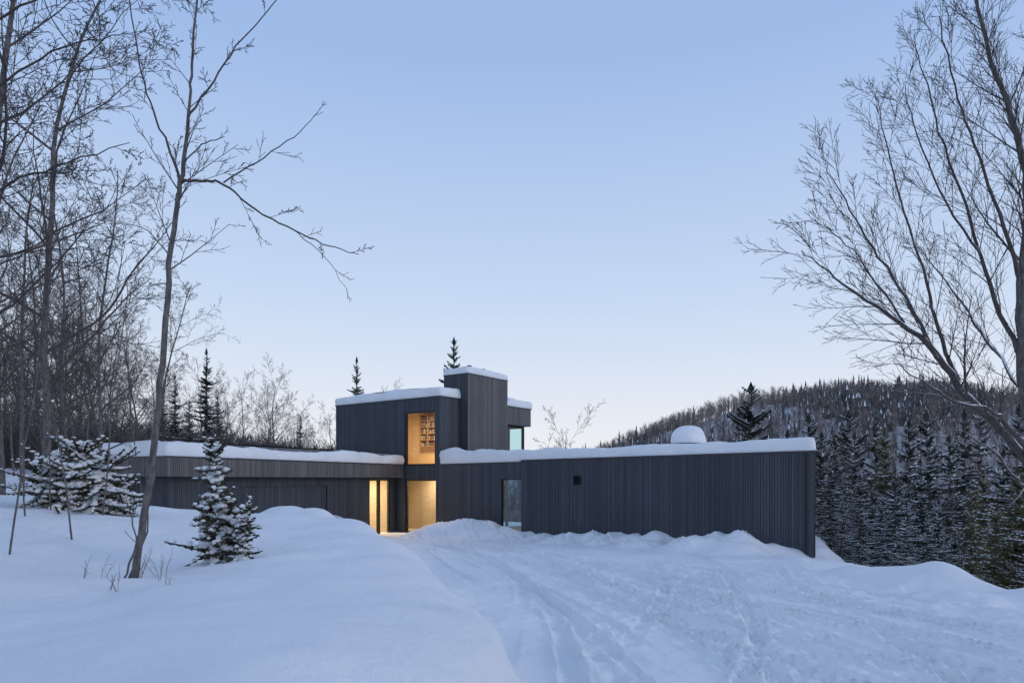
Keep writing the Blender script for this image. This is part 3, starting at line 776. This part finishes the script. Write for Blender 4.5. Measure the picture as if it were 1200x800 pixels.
for (px,Yd,tx,ty,sd) in [(145,8.7,172,560,31),(140,8.5,148,590,33),(60,13,45,300,34),(30,12,5,250,35),(120,13,150,330,36),(10,9.5,60,330,38),(85,11,40,380,39),(170,16,150,380,40),(100,18,118,300,41)]:
    x=(px-600)/800*Yd;z=gz(x,Yd);top=W(tx,ty,Yd);b_=Vector((x,Yd,z-.1))
    mid=b_.lerp(top,.5)+Vector((rg.uniform(-.1,.1),rg.uniform(-.2,.2),0))
    custom('bare_sapling',[[(b_,.015),(mid,.011),(top,.005)]],'thin leafless sapling sticking out of the snow',sd,dict(TW,nc=[5,4,3,2],lr=[.3,.35,.4,.4]),[BARK,TWIG],2,.9)
Yo=8.5;ob=Vector((-8.2,Yo,gz(-8.2,Yo)-.2))
custom('bare_tree',[
 [(ob,.1),(w(-140,420,Yo),.09),(w(-120,250,Yo),.07),(w(-110,80,Yo),.05),(w(-90,-120,Yo),.03)],
 [(w(-125,330,Yo),.04),(w(-60,270,8.2),.03),(w(10,215,8.0),.02),(w(80,190,7.9),.012),(w(150,168,7.8),.005)],
 [(w(-118,220,Yo),.04),(w(-50,150,8.3),.028),(w(20,85,8.2),.018),(w(90,50,8.1),.012),(w(150,38,8.0),.005)],
 [(w(-128,380,Yo),.03),(w(-50,335,8.8),.02),(w(20,300,9.0),.013),(w(90,290,9.2),.008),(w(130,300,9.3),.004)],
 [(w(-112,130,Yo),.035),(w(-40,50,8.6),.025),(w(40,0,8.7),.016),(w(110,-40,8.8),.008)],
],'dark leafless tree with branches overhanging the snow bank',61,dict(TW,nc=[8,7,5,4],lr=[.3,.42,.48,.5],up=[.01,.0,-.01,.0,.0],ang=[(30,60)]*4,rmin=.003),[BARK,TWIGD],4,.9,rs=.75,rk=.6,jit=.015)
Yb=14.0
def v(px,py,Y=Yb): return W(px,py,Y)
bb=Vector((v(1222,0).x,Yb,gz(v(1222,0).x,Yb)-.3))
custom('bare_tree',[
 [(bb,.22),(v(1216,560),.2),(v(1200,440),.16),(v(1196,330),.125),(v(1204,240),.1),(v(1190,150,13.8),.08),(v(1160,70,13.6),.055),(v(1140,-20,13.4),.04)],
 [(v(1214,555),.14),(v(1170,500,13.6),.12),(v(1128,458,13.3),.105),(v(1092,408,13.1),.085),(v(1055,378,12.8),.06),(v(1018,352,12.6),.042),(v(978,325,12.4),.026),(v(938,292,12.2),.01)],
 [(v(1128,462,13.3),.07),(v(1104,400,13.5),.055),(v(1086,330,13.7),.042),(v(1060,250,13.9),.03),(v(1040,175,14),.02),(v(1026,112,14.1),.009)],
 [(v(1098,420,13.1),.055),(v(1062,350,12.9),.04),(v(1022,290,12.6),.028),(v(990,235,12.4),.018),(v(968,195,12.3),.008)],
 [(v(1198,420),.085),(v(1165,350,14.3),.065),(v(1137,260,14.6),.045),(v(1106,170,14.8),.032),(v(1086,100,15),.022),(v(1070,50,15),.011)],
 [(v(1196,330),.075),(v(1172,250,13.8),.05),(v(1142,170,13.5),.036),(v(1118,100,13.3),.025),(v(1100,20,13.2),.015)],
 [(v(1200,240),.06),(v(1225,150,14.2),.045),(v(1235,60,14.4),.03)],
 [(v(1216,540),.09),(v(1185,505,13),.07),(v(1160,480,12.6),.052),(v(1120,470,12.2),.038),(v(1085,450,11.9),.025),(v(1050,425,11.7),.01)],
 [(v(1216,500),.07),(v(1180,430,15),.055),(v(1150,390,15.5),.04),(v(1110,330,15.8),.027),(v(1075,290,16),.012)],
 [(v(1210,580),.06),(v(1190,560,13.2),.045),(v(1165,530,12.8),.03),(v(1130,505,12.5),.014)],
 [(v(1060,378,12.8),.035),(v(1020,320,12.9),.025),(v(985,280,13),.016),(v(950,255,13.1),.007)],
 [(v(1150,300,14.4),.04),(v(1110,240,14.2),.03),(v(1075,160,14.1),.02),(v(1060,100,14),.009)],
],'large spreading leafless tree with snow along its limbs',51,dict(TW,tm=2,rmin=.0036,nc=[13,11,3,2],lr=[.46,.5,.5,.5],up=[.03,.03,.03,.02,.01],wob=[.05,.06,.06,.06,.07],ang=[(22,46),(20,42),(20,40),(22,48)],st=[.15,.12,.2,.2],seg=[.6,.35,.3,.25,.2]),[BARKS,LIMBS,TWIG],3,1.15,rs=.68,rk=.6,jit=.015)

# dry weeds
for k in range(9):
    px=rg.uniform(95,200);Yd=rg.uniform(7.2,9.0);x=(px-600)/800*Yd;z=gz(x,Yd);B=Buf()
    for j in range(rg.randrange(1,4)):
        d=Vector((rg.uniform(-.4,.4),rg.uniform(-.4,.4),1)).normalized();L=rg.uniform(.15,.4);p=Vector((0,0,-.05));pts=[p.copy()]
        for q in range(4):
            d=(d+rv(rg)*.15).normalized();p=p+d*L/4;pts.append(p.copy())
        tube(B,pts,[.003,.003,.0025,.002,.002],3)
        for q in (2,3,4):
            tube(B,[pts[q],pts[q]+(d+rv(rg)*.5).normalized()*.08],[.002,.0015],3)
    o=mk('weed_plant',B,[WEED]);o.location=(x,Yd,z);o['label']='dry brown weed stems sticking out of the snow';o['category']='weed';o['group']='dry weeds on the snow bank'
# ---------------------------------------------------------------- distant wooded hill
nr=np.random.RandomState(5)
def cone_tree():
    V=[];F=[]
    for l in range(5):
        z0=.08+.17*l;z1=z0+.30-.02*l;r=.2*(1-l/5.6);b0=len(V);n=7
        for k in range(n):
            a=2*math.pi*k/n+l*.5;V.append((math.cos(a)*r*(1 if k%2 else .55),math.sin(a)*r*(1 if k%2 else .55),z0-(0.03 if k%2 else 0)))
        V.append((0,0,min(1,z1)))
        for k in range(n): F.append((b0+k,b0+(k+1)%n,b0+n))
    return np.array(V),np.array(F)
def scatter(tv,tf,xs_,ys_,hs,wf):
    n=len(xs_);zz=ground_z(xs_,ys_,False)-.2
    rot=nr.rand(n)*6.28;c,s=np.cos(rot),np.sin(rot);ww=hs*wf
    vx=tv[None,:,0]*c[:,None]-tv[None,:,1]*s[:,None];vy=tv[None,:,0]*s[:,None]+tv[None,:,1]*c[:,None]
    co=np.stack([xs_[:,None]+vx*ww[:,None],ys_[:,None]+vy*ww[:,None],zz[:,None]+tv[None,:,2]*hs[:,None]],-1).reshape(-1,3)
    fc=(tf[None]+(np.arange(n)*len(tv))[:,None,None]).reshape(-1,tf.shape[1]);return co,fc
def pts(n,ymin,ymax,amin,amax):
    y=ymin+(ymax-ymin)*nr.rand(n);a=amin+(amax-amin)*nr.rand(n);return a*y,y
x,y=pts(10500,95,248,.02,.98)
z=ground_z(x,y,False)
den=vnoise(x*.04,y*.04,50)*1.9+vnoise(x*.012,y*.012,51)*1.4+sstep(4,26,z)*.5+sstep(160,225,y)*.4
keep=den+nr.rand(len(x))*.5>.72
x1,y1=x[keep],y[keep]
hs=nr.uniform(2.2,5.0,len(x1));hs=np.where(nr.rand(len(x1))<.12,nr.uniform(5.5,8.2,len(x1)),hs)
tv,tf=cone_tree()
c1,f1=scatter(tv,tf,x1,y1,hs,nr.uniform(.6,1.0,len(x1)))
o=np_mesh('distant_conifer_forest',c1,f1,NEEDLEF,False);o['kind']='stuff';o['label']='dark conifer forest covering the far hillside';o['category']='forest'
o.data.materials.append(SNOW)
mi=(nr.rand(len(f1))<.12).astype(np.int32);o.data.polygons.foreach_set('material_index',mi)
def bare_card(seed):
    r=random.Random(seed);V=[];F=[]
    def blade(a,b_,w):
        d=Vector(b_)-Vector(a);s=Vector((r.gauss(0,1),r.gauss(0,1),0)).normalized()*w;i=len(V)
        V.extend([tuple(Vector(a)-s),tuple(Vector(a)+s),tuple(b_)]);F.append((i,i+1,i+2))
    blade((0,0,0),(r.uniform(-.05,.05),r.uniform(-.05,.05),1),.014)
    for k in range(26):
        z=r.uniform(.2,.85);a=r.random()*6.28;l=r.uniform(.12,.3);blade((0,0,z),(math.cos(a)*l*.7,math.sin(a)*l*.7,z+l),.008)
        x_,y_=math.cos(a)*l*.35,math.sin(a)*l*.35
        blade((x_,y_,z+l*.5),(x_+r.uniform(-.1,.1),y_+r.uniform(-.1,.1),z+l*.5+.12),.007)
    return np.array(V),np.array(F)
cs=[];fs=[];off=0
for s in range(3):
    tv,tf=bare_card(s);x,y=pts(3400,84,240,-.5,.98);
    c_,f_=scatter(tv,tf,x,y,nr.uniform(3,6,len(x)),np.full(len(x),1.1));cs.append(c_);fs.append(f_+off);off+=len(c_)
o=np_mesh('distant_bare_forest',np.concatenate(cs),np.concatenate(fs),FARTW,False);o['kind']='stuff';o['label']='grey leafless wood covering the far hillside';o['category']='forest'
cs=[];fs=[];off=0
for s in range(2):
    tv,tf=bare_card(10+s);x,y=pts(1300,44,95,-1.0,-.12);
    c_,f_=scatter(tv,tf,x,y,nr.uniform(1.5,5,len(x)),np.full(len(x),1.1));cs.append(c_);fs.append(f_+off);off+=len(c_)
o=np_mesh('understorey_thicket',np.concatenate(cs),np.concatenate(fs),TWIGF,False);o['kind']='stuff';o['label']='tangled leafless brush filling the wood behind the garage';o['category']='brush'

# ---------------------------------------------------------------- sky and light
wd=bpy.data.worlds.new('World');scene.world=wd;wd.use_nodes=True;nt=wd.node_tree
bg=[n for n in nt.nodes if n.type=='BACKGROUND'][0]
tc=N(nt,'ShaderNodeTexCoord');sp2=N(nt,'ShaderNodeSeparateXYZ');nt.links.new(tc.outputs['Generated'],sp2.inputs[0])
r=ramp(nt,sp2.outputs[2],[(0.0,(0.87,0.86,0.87)),(0.07,(0.80,0.83,0.90)),(0.24,(0.57,0.69,0.89)),(0.52,(0.34,0.49,0.80)),(1.0,(0.29,0.41,0.69))])
sky=N(nt,'ShaderNodeTexSky',sky_type='NISHITA');sky.sun_disc=False;sky.sun_elevation=math.radians(3);sky.sun_rotation=math.radians(110)
sc=N(nt,'ShaderNodeMixRGB',blend_type='ADD');sc.inputs[0].default_value=0.012
nt.links.new(r.outputs[0],sc.inputs[1]);nt.links.new(sky.outputs[0],sc.inputs[2])
nt.links.new(sc.outputs[0],bg.inputs[0]);bg.inputs[1].default_value=1.0
sl=bpy.data.lights.new('sun','SUN');sl.energy=.42;sl.angle=math.radians(12);sl.color=(1,.94,.92)
so=bpy.data.objects.new('sun',sl);COL.objects.link(so)
so.rotation_euler=Vector((-.85,.25,-.24)).to_track_quat('-Z','Y').to_euler()

cam=bpy.data.cameras.new('camera');co_=bpy.data.objects.new('camera',cam);COL.objects.link(co_)
co_.location=(0,0,2.5);co_.rotation_euler=(math.radians(90),0,0)
cam.lens=24;cam.sensor_width=36;cam.shift_y=.135;cam.clip_end=3000;cam.clip_start=.05
scene.camera=co_
scene.view_settings.view_transform='Standard'
try: scene.view_settings.look='None'
except: pass
